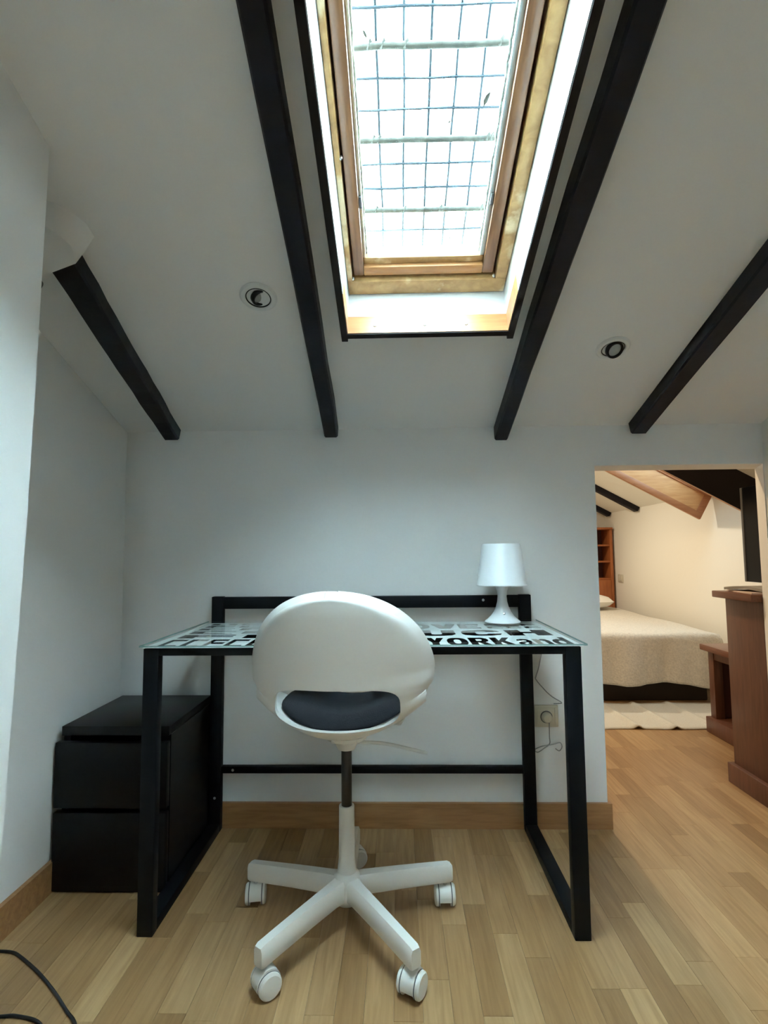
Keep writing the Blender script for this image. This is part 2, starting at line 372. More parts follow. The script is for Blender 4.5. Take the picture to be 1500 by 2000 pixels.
# outer upstand of the window, seen through the glass
for a, b in ((OX0-.03, OX0), (OX1, OX1+.03)): rb('upstand', a, b, OU0-.02, OU1+.02, .125, .20, 'flash')
rb('upstand', OX0, OX1, OU0-.045, OU0-.014, .125, .17, 'flash')

# security grille lying outside the glass
gr = thing('security_grille', roof(.09, OU0, .245), 'wire mesh with three flaking crossbars outside the skylight glass', 'grille')
O_G = .245
def rows(o): return [WY*0+u for u in o]
us = [ (WY-yv)/CT + O_G*ST/CT for yv in (1.094, 1.281, 1.462)]
for u in us:
    V_, F_ = tubev(catmull([roof(-.20+.06*k, u+rnd.uniform(-.0015, .0015), O_G-.006+rnd.uniform(-.001, .001)) for k in range(11)], 3), .0075, 8)
    r_ = obj('crossbar', V_, F_, 'rod', gr, True, 60)
    for q in range(4):
        xs = rnd.choice((-.06, -.045, -.03, .02, .12, .225, .235)); a = rnd.uniform(0, 3)
        p0 = Vector(roof(xs, u, O_G-.011))
        obj('paint_flake', [p0, p0+Vector((.020, .003, .010)), p0+Vector((.012, -.012, .012)), p0+Vector((.006, -.002, -.007))], [(0, 1, 2), (0, 3, 1), (0, 2, 3), (1, 3, 2)], 'rod', r_)
for k in range(18):
    u = us[0]+.0655*(k-8)
    if min(abs(u-q) for q in us) < .02: continue
    tube('wire', [roof(-.22+.06*j, u+rnd.uniform(-.0012, .0012), O_G+rnd.uniform(-.0015, .0015)) for j in range(12)], .0034, 'wire', gr, 6)
for k in range(9):
    xw = -.034+.0595*(k-2)
    tube('wire', [roof(xw+rnd.uniform(-.0015, .0015), OU0-.12+.1*j, O_G+.003+rnd.uniform(-.0015, .0015)) for j in range(15)], .0034, 'wire', gr, 6)
# dry leaves lying on the pane
def leaf(xv, u, s, a, label):
    c, sn = math.cos(a), math.sin(a); pts = [(-1, 0, 0), (-.4, .3, .25), (.3, .32, .2), (1, 0, .1), (.3, -.28, .3), (-.4, -.3, .2), (0, 0, -.02)]
    V = [roof(xv+s*(px*c-py*sn), u+s*(px*sn+py*c), SO+.0395+s*pz*.8) for px, py, pz in pts]
    o = obj('dry_leaf', V, [(0, 1, 6), (1, 2, 6), (2, 3, 6), (3, 4, 6), (4, 5, 6), (5, 0, 6)], 'leaf')
    tag(o, label, 'leaf')
leaf(.206, 1.085, .017, 1.2, 'curled dark leaf on the skylight glass below the top crossbar')
leaf(-.055, 1.21, .009, 2.0, 'small dry leaf on the glass near the stile above the top crossbar')
leaf(.128, 1.04, .006, 1.0, 'tiny leaf scrap on the glass in the middle under the top crossbar')
leaf(.155, .735, .007, .7, 'dry leaf scrap on the glass just above the bottom sash rail')

# ------------------------------------------------------------------ recessed spotlights
def spot(xv, u, tilt, azim, label, drop=0):
    Mr = Matrix(((1, 0, 0), (0, -CT, -ST), (0, ST, -CT)))      # local z points down out of the ceiling
    c = roof(xv, u, 0)
    t = thing('ceiling_spotlight', c, label, 'spotlight', 'recessed swivel spotlights')
    lathe('trim_ring', [(.035, -.012), (.035, .004), (.038, .007), (.047, .006), (.052, .001), (.052, -.002)], 'white', t, c, Mr, 40)
    lathe('housing', [(.035, .002), (.034, -.02), (.030, -.045), (.012, -.05), (.0001, -.05)], 'white', t, c, Mr, 40)
    lathe('gap_ring', [(.0352, .0045), (.0325, .0045), (.0325, -.006), (.0352, -.006)], 'dring', t, c, Mr, 40, True)
    Rt = Mr @ Matrix.Rotation(azim, 3, 'Z') @ Matrix.Rotation(tilt, 3, 'X')
    cc = Vector(c)+Mr @ Vector((0, 0, -.012+drop))
    lathe('lamp_ring', [(.0275, .004), (.0275, .014), (.0255, .017), (.0205, .016), (.0200, .004)], 'dring', t, cc, Rt, 40, True)
    lathe('lamp_lens', [(.0205, .010), (.012, .0135), (.0001, .0145)], 'lens', t, cc, Rt, 40)
    lathe('lamp_body', [(.0255, .004), (.024, -.01), (.016, -.024), (.0001, -.03)], 'white', t, cc, Rt, 40)
spot(-.381, .684, math.radians(32), math.radians(75), 'swivel spotlight tilted sideways, in the ceiling beside the skylight beam', .002)
spot(.681, .446, math.radians(-28), math.radians(-20), 'swivel spotlight hanging out of its ring near the doorway beam', .014)
c_ = roof(-.931, .80, -.0505)
t = thing('ceiling_spotlight', c_, 'spotlight half hidden behind the near wall edge, on the plaster casing', 'spotlight', 'recessed swivel spotlights')
Mr = Matrix(((1, 0, 0), (0, -CT, -ST), (0, ST, -CT)))
lathe('trim_ring', [(.010, -.004), (.012, .006), (.016, .009), (.020, .006), (.021, -.002)], 'rubber', t, c_, Mr, 32)
lathe('lamp_lens', [(.012, .005), (.006, .009), (.0001, .010)], 'rubber', t, c_, Mr, 32)

# ------------------------------------------------------------------ desk
DX0, DX1, DY0, DY1 = -.707, .493, 1.505, 2.082
desk = thing('desk', (-.107, 1.79, 0), 'black steel desk with a lettered glass top against the white wall', 'desk')
T = .043; D = .030
for xa in (DX0, DX1-T):
    box('front_leg', (xa, DY0, 0), (xa+T, DY0+D, .755), 'black', desk, .0025)
    bl = box('back_leg', (xa, DY1-D, 0), (xa+T, DY1, .854), 'black', desk, .0025)
    box('floor_rail', (xa, DY0+D, 0), (xa+T, DY1-D, .030), 'black', desk, .0025)
    box('side_rail', (xa, DY0+D, .730), (xa+T, DY1-D, .755), 'black', desk, .0025)
box('front_rail', (DX0+T, DY0, .735), (DX1-T, DY0+D, .755), 'black', desk, .002)
box('rear_rail', (DX0+T, DY1-D+.002, .668), (DX1-T, DY1-.002, .712), 'black', desk, .002)
tb = box('upper_back_rail', (DX0+T, DY1-D+.002, .808), (DX1-T, DY1-.002, .852), 'black', desk, .002)
lb = box('lower_back_rail', (DX0+T, DY1-.026, .206), (DX1-T, DY1-.002, .230), 'black', desk, .002)
Mb = Matrix(((1, 0, 0), (0, 0, -1), (0, 1, 0)))
lathe('bolt', [(.0001, .003), (.004, .0025), (.005, 0)], 'chrome', tb, (.316, DY1-D+.002, .835), Mb, 12)
lathe('bolt', [(.0001, .003), (.004, .0025), (.005, 0)], 'chrome', lb, (-.620, DY1-.026, .218), Mb, 12)
lathe('bolt', [(.0001, .003), (.004, .0025), (.005, 0)], 'chrome', desk, (-.685, DY1-D, .12), Mb, 12)
# glass top with print: white film with clear letters
GX0, GX1, GY0, GY1, GZ = -.712, .505, 1.490, 2.040, .7575
gt = box('glass_top', (GX0, GY0, GZ+.0012), (GX1, GY1, GZ+.0085), 'tglass', desk, .0012, seg=1)
boxes('glass_edge', [((GX0, GY0-.0006, GZ+.003), (GX1, GY0, GZ+.0072)), ((GX1, GY0, GZ+.003), (GX1+.0006, GY1, GZ+.0072)), ((GX0-.0006, GY0, GZ+.003), (GX0, GY1, GZ+.0072))], 'gedge', gt)
def sup(n, rx, ry, e, cx=.5, cy=.5):
    o_ = []
    for k in range(n):
        t = 2*math.pi*k/n; c, q = math.cos(t), math.sin(t)
        o_.append((cx+rx*math.copysign(abs(c)**e, c), cy+ry*math.copysign(abs(q)**e, q)))
    return o_
LET = {
 'L': [[(0, 0), (1, 0), (1, .26), (.36, .26), (.36, 1), (0, 1)]],
 'O': [sup(28, .5, .5, .8), sup(28, .17, .26, .8)],
 'V': [[(0, 1), (.38, 1), (.5, .42), (.62, 1), (1, 1), (.71, 0), (.29, 0)]],
 'E': [[(0, 0), (1, 0), (1, .24), (.38, .24), (.38, .40), (.9, .40), (.9, .62), (.38, .62), (.38, .77), (1, .77), (1, 1), (0, 1)]],
 'M': [[(0, 0), (.26, 0), (.26, .55), (.5, .1), (.74, .55), (.74, 0), (1, 0), (1, 1), (.74, 1), (.5, .55), (.26, 1), (0, 1)]],
 'U': [[(0, 1), (0, .3), (.12, .08), (.35, 0), (.65, 0), (.88, .08), (1, .3), (1, 1), (.64, 1), (.64, .32), (.57, .25), (.43, .25), (.36, .32), (.36, 1)]],
 'C': [[(1, .36), (.94, .12), (.72, 0), (.3, 0), (.06, .14), (0, .36), (0, .66), (.06, .87), (.3, 1), (.72, 1), (.94, .88), (1, .66), (.66, .66), (.62, .76), (.5, .79), (.40, .76), (.36, .66), (.36, .36), (.40, .26), (.5, .23), (.62, .26), (.66, .36)]],
 'H': [[(0, 0), (.36, 0), (.36, .38), (.64, .38), (.64, 0), (1, 0), (1, 1), (.64, 1), (.64, .63), (.36, .63), (.36, 1), (0, 1)]],
 'Y': [[(.32, 0), (.68, 0), (.68, .38), (1, 1), (.63, 1), (.5, .65), (.37, 1), (0, 1), (.32, .38)]],
 'R': [[(0, 0), (.34, 0), (.34, .36), (.42, .36), (.64, 0), (1, 0), (.72, .42), (.9, .54), (.95, .72), (.9, .88), (.7, 1), (0, 1)], [(.34, .58), (.34, .79), (.54, .79), (.62, .74), (.62, .63), (.54, .58)]],
 'K': [[(0, 0), (.34, 0), (.34, .3), (.42, .42), (.64, 0), (1, 0), (.66, .6), (1, 1), (.66, 1), (.34, .58), (.34, 1), (0, 1)]],
 'N': [[(0, 0), (.32, 0), (.32, .5), (.68, 0), (1, 0), (1, 1), (.68, 1), (.68, .5), (.32, 1), (0, 1)]],
 'W': [[(0, 1), (.24, 1), (.32, .45), (.42, .9), (.58, .9), (.68, .45), (.76, 1), (1, 1), (.82, 0), (.60, 0), (.5, .45), (.40, 0), (.18, 0)]],
 'a': [[(.68, 0), (1, 0), (1, .55), (.85, .74), (.5, .78), (.15, .74), (.05, .58), (.35, .58), (.5, .62), (.66, .57), (.66, .48), (.3, .45), (.02, .33), (0, .16), (.15, .02), (.4, 0), (.66, .09)], [(.34, .23), (.45, .17), (.66, .23), (.66, .34), (.4, .32)]],
 'n': [[(0, 0), (.34, 0), (.34, .46), (.5, .58), (.66, .48), (.66, 0), (1, 0), (1, .56), (.86, .74), (.6, .78), (.34, .66), (.34, .76), (0, .76)]],
 'd': [[(.66, 0), (1, 0), (1, 1), (.66, 1), (.66, .70), (.45, .77), (.15, .68), (0, .48), (0, .24), (.15, .03), (.45, 0), (.66, .08)], [(.34, .28), (.42, .2), (.58, .2), (.66, .28), (.66, .47), (.58, .55), (.42, .53), (.34, .44)]],
}
loops = []
def put(ch, x0, x1, y0, y1):
    for lp in LET[ch]: loops.append([(x0+(x1-x0)*p, y0+(y1-y0)*q) for p, q in lp])
for ch, a, b in (('N', -.165, -.105), ('E', -.095, -.045), ('W', -.035, .045), ('Y', .076, .132), ('O', .138, .197), ('R', .203, .262), ('K', .267, .326), ('a', .336, .378), ('n', .386, .430), ('d', .437, .484)): put(ch, a, b, 1.513, 1.650)
for ch, a, b in (('M', -.090, .040), ('U', .060, .178), ('C', .198, .322), ('H', .340, .472)): put(ch, a, b, 1.690, 1.808)
for ch, a, b in (('L', -.055, .018), ('O', .030, .106), ('V', .112, .198), ('E', .205, .278)): put(ch, a, b, 1.848, 1.960)
def rect(a, b, c, d): return [(a, c), (b, c), (b, d), (a, d)]
def glyph(x, y0, y1, w, k):                        # illegible block characters
    h = y1-y0; t = w*.3
    if k == 0: return [[(x, y0), (x+t, y0), (x+t, y0+h*.38), (x+w, y0+h*.38), (x+w, y0+h*.60), (x+t, y0+h*.60), (x+t, y0+h*.8), (x+w, y0+h*.8), (x+w, y1), (x, y1)]]
    if k == 1: return [[(x, y0), (x+w, y0), (x+w, y1), (x+w-t, y1), (x+w-t, y0+h*.25), (x+t, y0+h*.25), (x+t, y1), (x, y1)]]
    if k == 2: return [[(x, y0), (x+w, y0), (x+w, y0+h*.22), (x+t, y0+h*.22), (x+t, y1-h*.22), (x+w, y1-h*.22), (x+w, y1), (x, y1)]]
    return [rect(x, x+t*1.2, y0, y1)]
rg = random.Random(5)
for y0, y1, ws, xe in ((1.512, 1.64, .062, -.20), (1.665, 1.735, .20, -.19), (1.760, 1.815, .17, -.19), (1.838, 1.885, .14, -.17), (1.905, 1.950, .12, -.15), (1.968, 2.005, .11, -.12)):
    xx = -.680
    while xx+ws < xe:
        loops += glyph(xx, y0, y1, ws*.82, rg.choice((0, 1, 2, 2))); xx += ws
for xx, ww in ((.300, .05), (.365, .045), (.425, .05)):
    loops += glyph(xx, 1.850, 1.892, ww, 2); loops += glyph(xx, 1.915, 1.958, ww, 0)
cu = bpy.data.curves.new('print', 'CURVE'); cu.dimensions = '2D'; cu.fill_mode = 'BOTH'
for lp in [rect(GX0+.006, GX1-.006, GY0+.006, GY1-.006)]+loops:
    sp = cu.splines.new('POLY'); sp.points.add(len(lp)-1); sp.use_cyclic_u = True
    for p, q in zip(sp.points, lp): p.co = (*q, 0, 1)
tmp = bpy.data.objects.new('tmp', cu); COL.objects.link(tmp)
me = bpy.data.meshes.new_from_object(tmp.evaluated_get(bpy.context.evaluated_depsgraph_get()))
bpy.data.objects.remove(tmp)
pv = [(v.co.x, v.co.y, GZ+.0006) for v in me.vertices]; pf = [tuple(p.vertices) for p in me.polygons]
pr = obj('white_print', pv, pf, 'print', gt); pr['label'] = 'white printed film with clear block letters'

# ------------------------------------------------------------------ desk lamp
LX, LY, LZ = .366, 1.945, GZ+.0088
lamp = thing('table_lamp', (LX, LY, LZ), 'small white plastic table lamp on the glass desk top', 'lamp')
lathe('lamp_base', [(.0001, 0), (.060, 0), (.062, .002), (.061, .005), (.052, .012), (.040, .023), (.030, .037), (.0225, .054), (.0175, .072), (.0158, .090), (.0168, .106), (.0215, .122), (.029, .134), (.036, .143), (.0001, .146)], 'lampw', lamp, (LX, LY, LZ), None, 48)
lathe('lamp_shade', [(.0001, .276), (.066, .276), (.0672, .274), (.0865, .136), (.0888, .133), (.0888, .130), (.086, .130), (.0845, .136), (.0652, .2735), (.0001, .2735)], 'lampw', lamp, (LX, LY, LZ), None, 48)
lathe('switch_button', [(.0001, .004), (.0035, .003), (.004, 0)], 'chrome', lamp, (LX, LY-.0335, LZ+.033), Matrix(((1, 0, 0), (0, .45, -.89), (0, .89, .45))), 12)
cw = WY-.006
pc = tube('power_cord', catmull([(LX+.02, LY+.066, LZ+.0035), (.398, 2.030, GZ+.0122), (.402, 2.043, GZ+.011), (.404, 2.0465, .745), (.420, 2.0465, .705), (.470, 2.0455, .675), (.515, 2.050, .668), (.534, 2.075, .655), (.534, cw, .625), (.522, cw, .575), (.512, cw-.002, .548), (.514, cw, .532), (.560, cw, .480), (.603, cw, .452), (.594, cw, .4475), (.575, cw, .4465)], 6), .0019, 'cord', None, 6)
tag(pc, 'thin grey lamp cord hanging from the desk to the ivory socket', 'cord')

# wall socket with its slack cord
so = thing('wall_socket', (.545, WY, .40), 'ivory double wall socket under the desk near the doorway', 'socket')
box('cover_plate', (.503, WY-.009, .362), (.590, WY, .442), 'socket', so, .003)
Ms = Matrix(((1, 0, 0), (0, 0, -1), (0, 1, 0)))
box('raised_frame', (.511, WY-.0125, .369), (.572, WY-.009, .434), 'socket', so, .0015)
lathe('socket_well', [(.0195, .0055), (.0225, .0055), (.0225, -.002), (.0195, -.002)], 'rubber', so, (.5445, WY-.0085, .4005), Ms, 32, True)
lathe('plug', [(.018, .003), (.018, .022), (.014, .026), (.0001, .027)], 'socket', so, (.5445, WY-.0085, .4005), Ms, 32)
box('switch_rocker', (.5765, WY-.0115, .370), (.5865, WY-.009, .434), 'socket', so, .001)
sc = tube('slack_cord', catmull([(.548, WY-.036, .386), (.552, WY-.018, .33), (.555, cw, .302), (.535, cw, .286), (.510, cw-.003, .272), (.500, cw, .280), (.525, cw, .292), (.570, cw, .300), (.593, cw-.002, .306), (.600, cw, .290), (.590, cw, .276), (.576, cw, .284)], 6), .0019, 'cord')
tag(sc, 'thin slack cord looped on the wall below the ivory socket', 'cord')

# ------------------------------------------------------------------ drawer unit
CX0, CX1, CY0, CY1, CZ = -1.050, -.712, 1.700, 2.075, .485
cab = thing('drawer_unit', ((CX0+CX1)/2, (CY0+CY1)/2, 0), 'black two-drawer unit in the corner beside the desk', 'drawers')
boxes('body', [((CX0, CY0+.018, 0), (CX0+.02, CY1, CZ-.028)), ((CX1-.02, CY0+.018, 0), (CX1, CY1, CZ-.028)), ((CX0+.02, CY1-.012, .02), (CX1-.02, CY1, CZ-.028)), ((CX0+.02, CY0+.03, .015), (CX1-.02, CY1-.012, .03))], 'blackwood', cab)
box('top_panel', (CX0, CY0+.004, CZ-.028), (CX1, CY1, CZ), 'blackwood', cab, .0015)
box('drawer_front', (CX0-.010, CY0-.010, .246), (CX1+.000, CY0+.012, CZ-.045), 'blackwood', cab, .0015)
box('drawer_front', (CX0-.010, CY0-.010, .004), (CX1+.000, CY0+.012, .232), 'blackwood', cab, .0015)

# ------------------------------------------------------------------ swivel chair
CHX, CHY, CHR = -.150, 1.556, math.radians(-3)
chair = thing('swivel_chair', (0, 0, 0), 'white plastic swivel chair with a black seat pad in front of the desk', 'chair')
ROWS = [(.215, .478, .140, -.030, .0), (.200, .503, .170, -.020, .020), (.140, .518, .200, -.010, .055), (.040, .518, .214, .0, .090), (-.060, .525, .220, .010, .098), (-.130, .541, .220, .040, .090),
        (-.172, .558, .220, .070, .080), (-.196, .582, .221, .095, .066), (-.208, .620, .224, .110, .040), (-.216, .655, .230, .120, .012), (-.223, .690, .238, .126, -.010), (-.231, .735, .244, .129, -.026),
        (-.239, .775, .240, .126, -.030), (-.246, .815, .224, .110, -.027), (-.252, .848, .200, .088, -.022), (-.257, .876, .166, .061, -.016), (-.259, .895, .128, .036, -.010), (-.260, .9075, .084, .016, -.005), (-.2605, .9125, .046, .005, -.002), (-.2605, .914, .012, .001, 0)]
rows_ = catmull([Vector(r[:3]) for r in ROWS], 5); rows2 = catmull([Vector((r[3], r[4], 0)) for r in ROWS], 5)
NU = 41; SVt, SFc = [], []
for a, b in zip(rows_, rows2):
    for k in range(NU):
        q = math.sin(math.pi/2*(-1+2*k/(NU-1))); aq = abs(q)
        SVt.append((a.z*q, a.x+b.x*aq**2.1+.010*aq**14*(1 if a.y > .6 else 0), a.y+b.y*aq**1.9))
for i in range(len(rows_)-1):
    for k in range(NU-1): SFc.append((i*NU+k, i*NU+k+1, (i+1)*NU+k+1, (i+1)*NU+k))
# lip around the back: the rim turns forwards and outwards
NRW = len(rows_); r0 = 46
rim = [i*NU for i in range(r0, NRW)]+[(NRW-1)*NU+k for k in range(1, NU-1)]+[i*NU+NU-1 for i in range(NRW-1, r0-1, -1)]
for i, p in enumerate(SVt):
    if p[2] > .66:
        t = min(1, (p[2]-.66)/.05); k = 1-.068*t
        SVt[i] = (p[0]*k, p[1], .70+(p[2]-.70)*k)
lip = []
for n, i in enumerate(rim):
    fd = min(1, n/10, (len(rim)-1-n)/10); p = SVt[i]; d = Vector((p[0], 0, (p[2]-.735)*1.25)).normalized()
    lip.append(len(SVt)); SVt.append((p[0]+.016*fd*d.x, p[1]+.026*fd+.001, p[2]+.016*fd*d.z))
for n in range(len(rim)-1): SFc.append((rim[n], rim[n+1], lip[n+1], lip[n]))
sh = obj('seat_shell', SVt, SFc, 'shell', chair)
md = sh.modifiers.new('s', 'SOLIDIFY'); md.thickness = .013; md.offset = 0
# slot between back and seat
sl = []; cz, hw, hh, rr = .628, .160, .053, .050
for k in range(64):
    a = 2*math.pi*k/64; c, s = math.cos(a), math.sin(a); e = .52
    sl.append((math.copysign(abs(c)**(e), c)*hw, cz+math.copysign(abs(s)**.62, s)*hh))
cut = prism('cutter', sl, -.32, -.10, None, fn=lambda px, pz, py: (px, py, pz))
mb = sh.modifiers.new('b', 'BOOLEAN'); mb.object = cut; mb.operation = 'DIFFERENCE'; mb.solver = 'EXACT'
mv = sh.modifiers.new('v', 'BEVEL'); mv.width = .004; mv.segments = 3; mv.limit_method = 'ANGLE'; mv.angle_limit = math.radians(50)
dg = bpy.context.evaluated_depsgraph_get(); nm = bpy.data.meshes.new_from_object(sh.evaluated_get(dg))
sh.modifiers.clear(); sh.data = nm; bpy.data.objects.remove(cut)
nm.shade_smooth(); nm.set_sharp_from_angle(angle=math.radians(38))
# cushion
PV, PF = [], []; NR, NA = 7, 40
for lay in range(2):
    for i in range(NR):
        f = math.sin(math.pi/2*i/(NR-1))
        for k in range(NA):
            a = 2*math.pi*k/NA; c, s = math.cos(a), math.sin(a); e = .75
            px = math.copysign(abs(c)**e, c)*.176*f; py = math.copysign(abs(s)**e, s)*.160*f+.012
            zz = .536+.100*(abs(px)/.22)**1.9+.022*max(0, -py/.15)**2+.014*max(0, py/.15)**2
            PV.append((px, py, zz+(.046*(1-f**6)+.004 if lay else 0)))
    for i in range(NR-1):
        for k in range(NA): b0 = lay*NR*NA; PF.append((b0+i*NA+k, b0+i*NA+(k+1) % NA, b0+(i+1)*NA+(k+1) % NA, b0+(i+1)*NA+k))
for k in range(NA):
    b0 = (NR-1)*NA; b1 = (2*NR-1)*NA; PF.append((b0+k, b0+(k+1) % NA, b1+(k+1) % NA, b1+k))
cu_ = obj('seat_pad', PV, PF, 'pad', chair, True, 60)
lathe('seat_bracket', [(.0001, .512), (.060, .510), (.056, .500), (.032, .488), (.024, .470), (.0001, .470)], 'base', chair, (0, 0, 0), None, 32)
box('bracket_plate', (-.035, -.05, .498), (.035, .06, .514), 'base', chair, .003)
tube('height_lever', catmull([(.03, .0, .487), (.10, .005, .484), (.17, .008, .470), (.225, .010, .458)], 5), .005, 'base', chair, 8)
lathe('gas_lift', [(.0001, .486), (.0145, .486), (.0145, .29), (.0001, .29)], 'gas', chair, (0, 0, 0), None, 32)
lathe('column', [(.0155, .318), (.0205, .318), (.0212, .316), (.0222, .18), (.026, .145), (.034, .138), (.041, .120), (.042, .095), (.037, .074), (.028, .064), (.0001, .064)], 'base', chair, (0, 0, 0), None, 40)
for k in range(5):
    a = math.radians(90+72*k)-CHR; c, s = math.cos(a), math.sin(a)
    R2 = lambda r, t, z, c=c, s=s: (r*c-t*s, r*s+t*c, z)
    secs = [(.020, .022, .080, .136), (.060, .0190, .082, .134), (.15, .017, .078, .129), (.25, .0155, .072, .122), (.300, .0150, .069, .118), (.308, .0135, .071, .114)]
    V, Fc = [], []
    for r, w, z0, z1 in secs:
        V += [R2(r, t, z) for t, z in ((-w*.85, z0), (w*.85, z0), (w, z0+.006), (w, z1-.010), (w*.72, z1-.001), (-w*.72, z1-.001), (-w, z1-.010), (-w, z0+.006))]
    for i in range(len(secs)-1):
        for j in range(8): Fc.append((i*8+j, i*8+(j+1) % 8, (i+1)*8+(j+1) % 8, (i+1)*8+j))
    Fc += [tuple(range(8))[::-1], tuple(range(len(secs)*8-8, len(secs)*8))]
    obj('base_arm', V, Fc, 'base', chair, True, 40)
    # twin-wheel caster
    yw = (math.radians(-60), math.radians(12), math.radians(-48), math.radians(-26), math.radians(5))[k]
    cx, cy = .288*c, .288*s; cc, ss = math.cos(yw), math.sin(yw)
    def LC(px, py, pz): return (cx+px*cc-py*ss, cy+px*ss+py*cc, pz)
    hood = []
    prof = [(.0300*math.cos(t), .0310+.0300*math.sin(t)) for t in [math.radians(d) for d in range(-20, 201, 20)]]
    V, Fc = [], []
    for px in (-.016, .016): V += [LC(px, q+.004, z+.0005) for q, z in prof]
    n = len(prof)
    for i in range(n-1): Fc.append((i, i+1, n+i+1, n+i))
    Fc += [tuple(range(n))[::-1], tuple(range(n, 2*n)), (0, n, 2*n-1, n-1)]
    ho = obj('caster', V, Fc, 'base', chair, True, 40)
    for sd in (-1, 1):
        Mw = Matrix(((cc*0, -ss, cc*sd), (0*ss, cc, ss*sd), (1, 0, 0)))
        wc = Vector(LC(sd*.0165, .004, .0290))
        lathe('wheel', [(.022, -.002), (.0282, -.001), (.0287, .003), (.0280, .009), (.0242, .0125), (.0001, .0140)], 'base', ho, wc, Mw, 28)
        lathe('tread', [(.0284, .0005), (.0290, .001), (.0290, .003), (.0284, .0035)], 'rubber', ho, wc, Mw, 28, True)
    lathe('stem', [(.006, .055), (.006, .075)], 'chrome', ho, LC(0, 0, 0), None, 12)
chair.location = (CHX, CHY, 0); chair.rotation_euler = (0, 0, CHR)

# ------------------------------------------------------------------ cables on the floor, switch on the near wall
cb = tube('floor_cable', catmull([(-1.045, 1.446, .004), (-1.0, 1.443, .004), (-.966, 1.428, .004), (-.884, 1.376, .004), (-.812, 1.322, .004), (-.747, 1.267, .004), (-.705, 1.230, .004), (-.66, 1.15, .004), (-.64, 1.02, .004)], 6), .0035, 'bcord')
tag(cb, 'black cable arching over the floor in front of the drawer unit', 'cable')
cb = tube('floor_cable', catmull([(-1.0, 1.225, .004), (-.94, 1.243, .004), (-.884, 1.251, .004), (-.847, 1.252, .004), (-.783, 1.232, .004), (-.73, 1.16, .004), (-.69, 1.04, .004)], 6), .0035, 'bcord')
tag(cb, 'second black cable lying flat at the near wall edge', 'cable')
sw = thing('light_switch', (-.737, .93, 1.06), 'flat white light switch on the near wall end', 'switch')
box('switch_plate', (-.740, .880, 1.02), (-.729, .963, 1.105), 'lampw', sw, .002)
box('switch_rocker', (-.729, .893, 1.033), (-.726, .948, 1.092), 'lampw', sw, .001)

# ------------------------------------------------------------------ bedroom: beams, skylight boards
def bbeam(y0, y1, label):
    return tag(box('ceiling_beam', (.0, y0, -.045), (UF, y1, .01), 'beam', None, .004, roofb), label, 'beam', 'dark ceiling beams of the bedroom')
bbeam(5.12, 5.20, 'thin dark sloping beam in the bedroom, between the skylight and the bookcase')
bbeam(5.80, 5.88, 'thin dark sloping beam in the bedroom, right above the bookcase')
bbeam(4.00, 4.08, 'dark bedroom beam behind the orange pine skylight board')
w2 = sroot('window_2', roofb(.5, 3.68, 0))
def pb(name, u0, u1, y0, y1, o0, o1, m, parent=w2, bevel=0): return box(name, (u0, y0, o0), (u1, y1, o1), m, parent, bevel, roofb)
PH = -.215
far = pb('side_board', 0, 1.25, WB1+.008, WB1+.022, PH, .0, 'panel')
pb('board_trim', 0, 1.25, WB1, WB1+.008, PH, PH+.045, 'paneltrim', far, .002)
pb('board_trim', 0, 1.25, WB1, WB1+.008, -.04, 0, 'paneltrim', far, .002)
pb('board_trim', 0, .05, WB1, WB1+.008, PH+.045, -.04, 'paneltrim', far, .002)
nr = pb('side_board', 0, 1.25, WB0-.022, WB0-.008, PH, .0, 'panel')
pb('board_backing', 0, 1.25, WB0-.030, WB0-.022, PH, .0, 'fin', nr)  # dark-stained outer sheet; the unlit face's shade is put into its colour
pb('board_trim', 0, 1.25, WB0-.008, WB0, PH, PH+.045, 'paneltrim', nr, .002)
lathe('hook', [(.0001, .008), (.006, .006), (.008, 0)], 'chrome', nr, roofb(.42, WB0-.030, -.10), Mb, 12)
for a, b in ((WU0-.02, WU0), (WU1, WU1+.02)): pb('end_board', a, b, WB0, WB1, -.02, .10, 'panel')
for a, b, c, d in ((WU0, WU0+.05, WB0, WB1), (WU1-.05, WU1, WB0, WB1), (WU0, WU1, WB0, WB0+.05), (WU0, WU1, WB1-.05, WB1)): pb('sash_rail', a, b, c, d, .06, .11, 'paneltrim')
pb('glass_pane', WU0+.05, WU1-.05, WB0+.05, WB1-.05, .085, .089, 'dim_glass')

# bedroom lamps: warm downlights in the flat ceiling
for k, (lx, ly) in enumerate(((.75, 3.0), (.85, 4.55))):
    t = thing('ceiling_downlight', (lx, ly, FH), 'warm recessed downlight in the bedroom ceiling over the '+('rug', 'bed')[k], 'downlight', 'bedroom downlights')
    lathe('trim_ring', [(.03, -.001), (.05, -.001), (.048, -.008), (.032, -.008)], 'white', t, (lx, ly, FH), None, 32, True)
    lathe('reflector', [(.0001, -.002), (.031, -.002)], 'white', t, (lx, ly, FH), None, 32)
    ld = bpy.data.lights.new('bedroom_bulb', 'SPOT'); ld.energy = (30, 50)[k]; ld.color = ((1, .74, .44), (1, .90, .74))[k]; ld.shadow_soft_size = .045; ld.spot_size = math.radians(165); ld.spot_blend = .6
    lo_ = bpy.data.objects.new('bedroom_bulb', ld); COL.objects.link(lo_); lo_.parent = t; lo_.location = (0, 0, -.012)

# ------------------------------------------------------------------ bedroom furniture
bed = thing('bed', (1.5, 4.7, 0), 'low bed under a cream woven coverlet in the bedroom', 'bed')
BX0, BX1, BY0, BY1, BH = .75, 2.13, 3.765, 5.68, .455
box('bed_base', (BX0+.05, BY0+.05, .0), (BX1-.04, BY1, .20), 'bedbase', bed, .01)
box('mattress', (BX0+.02, BY0+.02, .20), (BX1-.015, BY1, BH-.012), 'linen', bed, .03, seg=3)
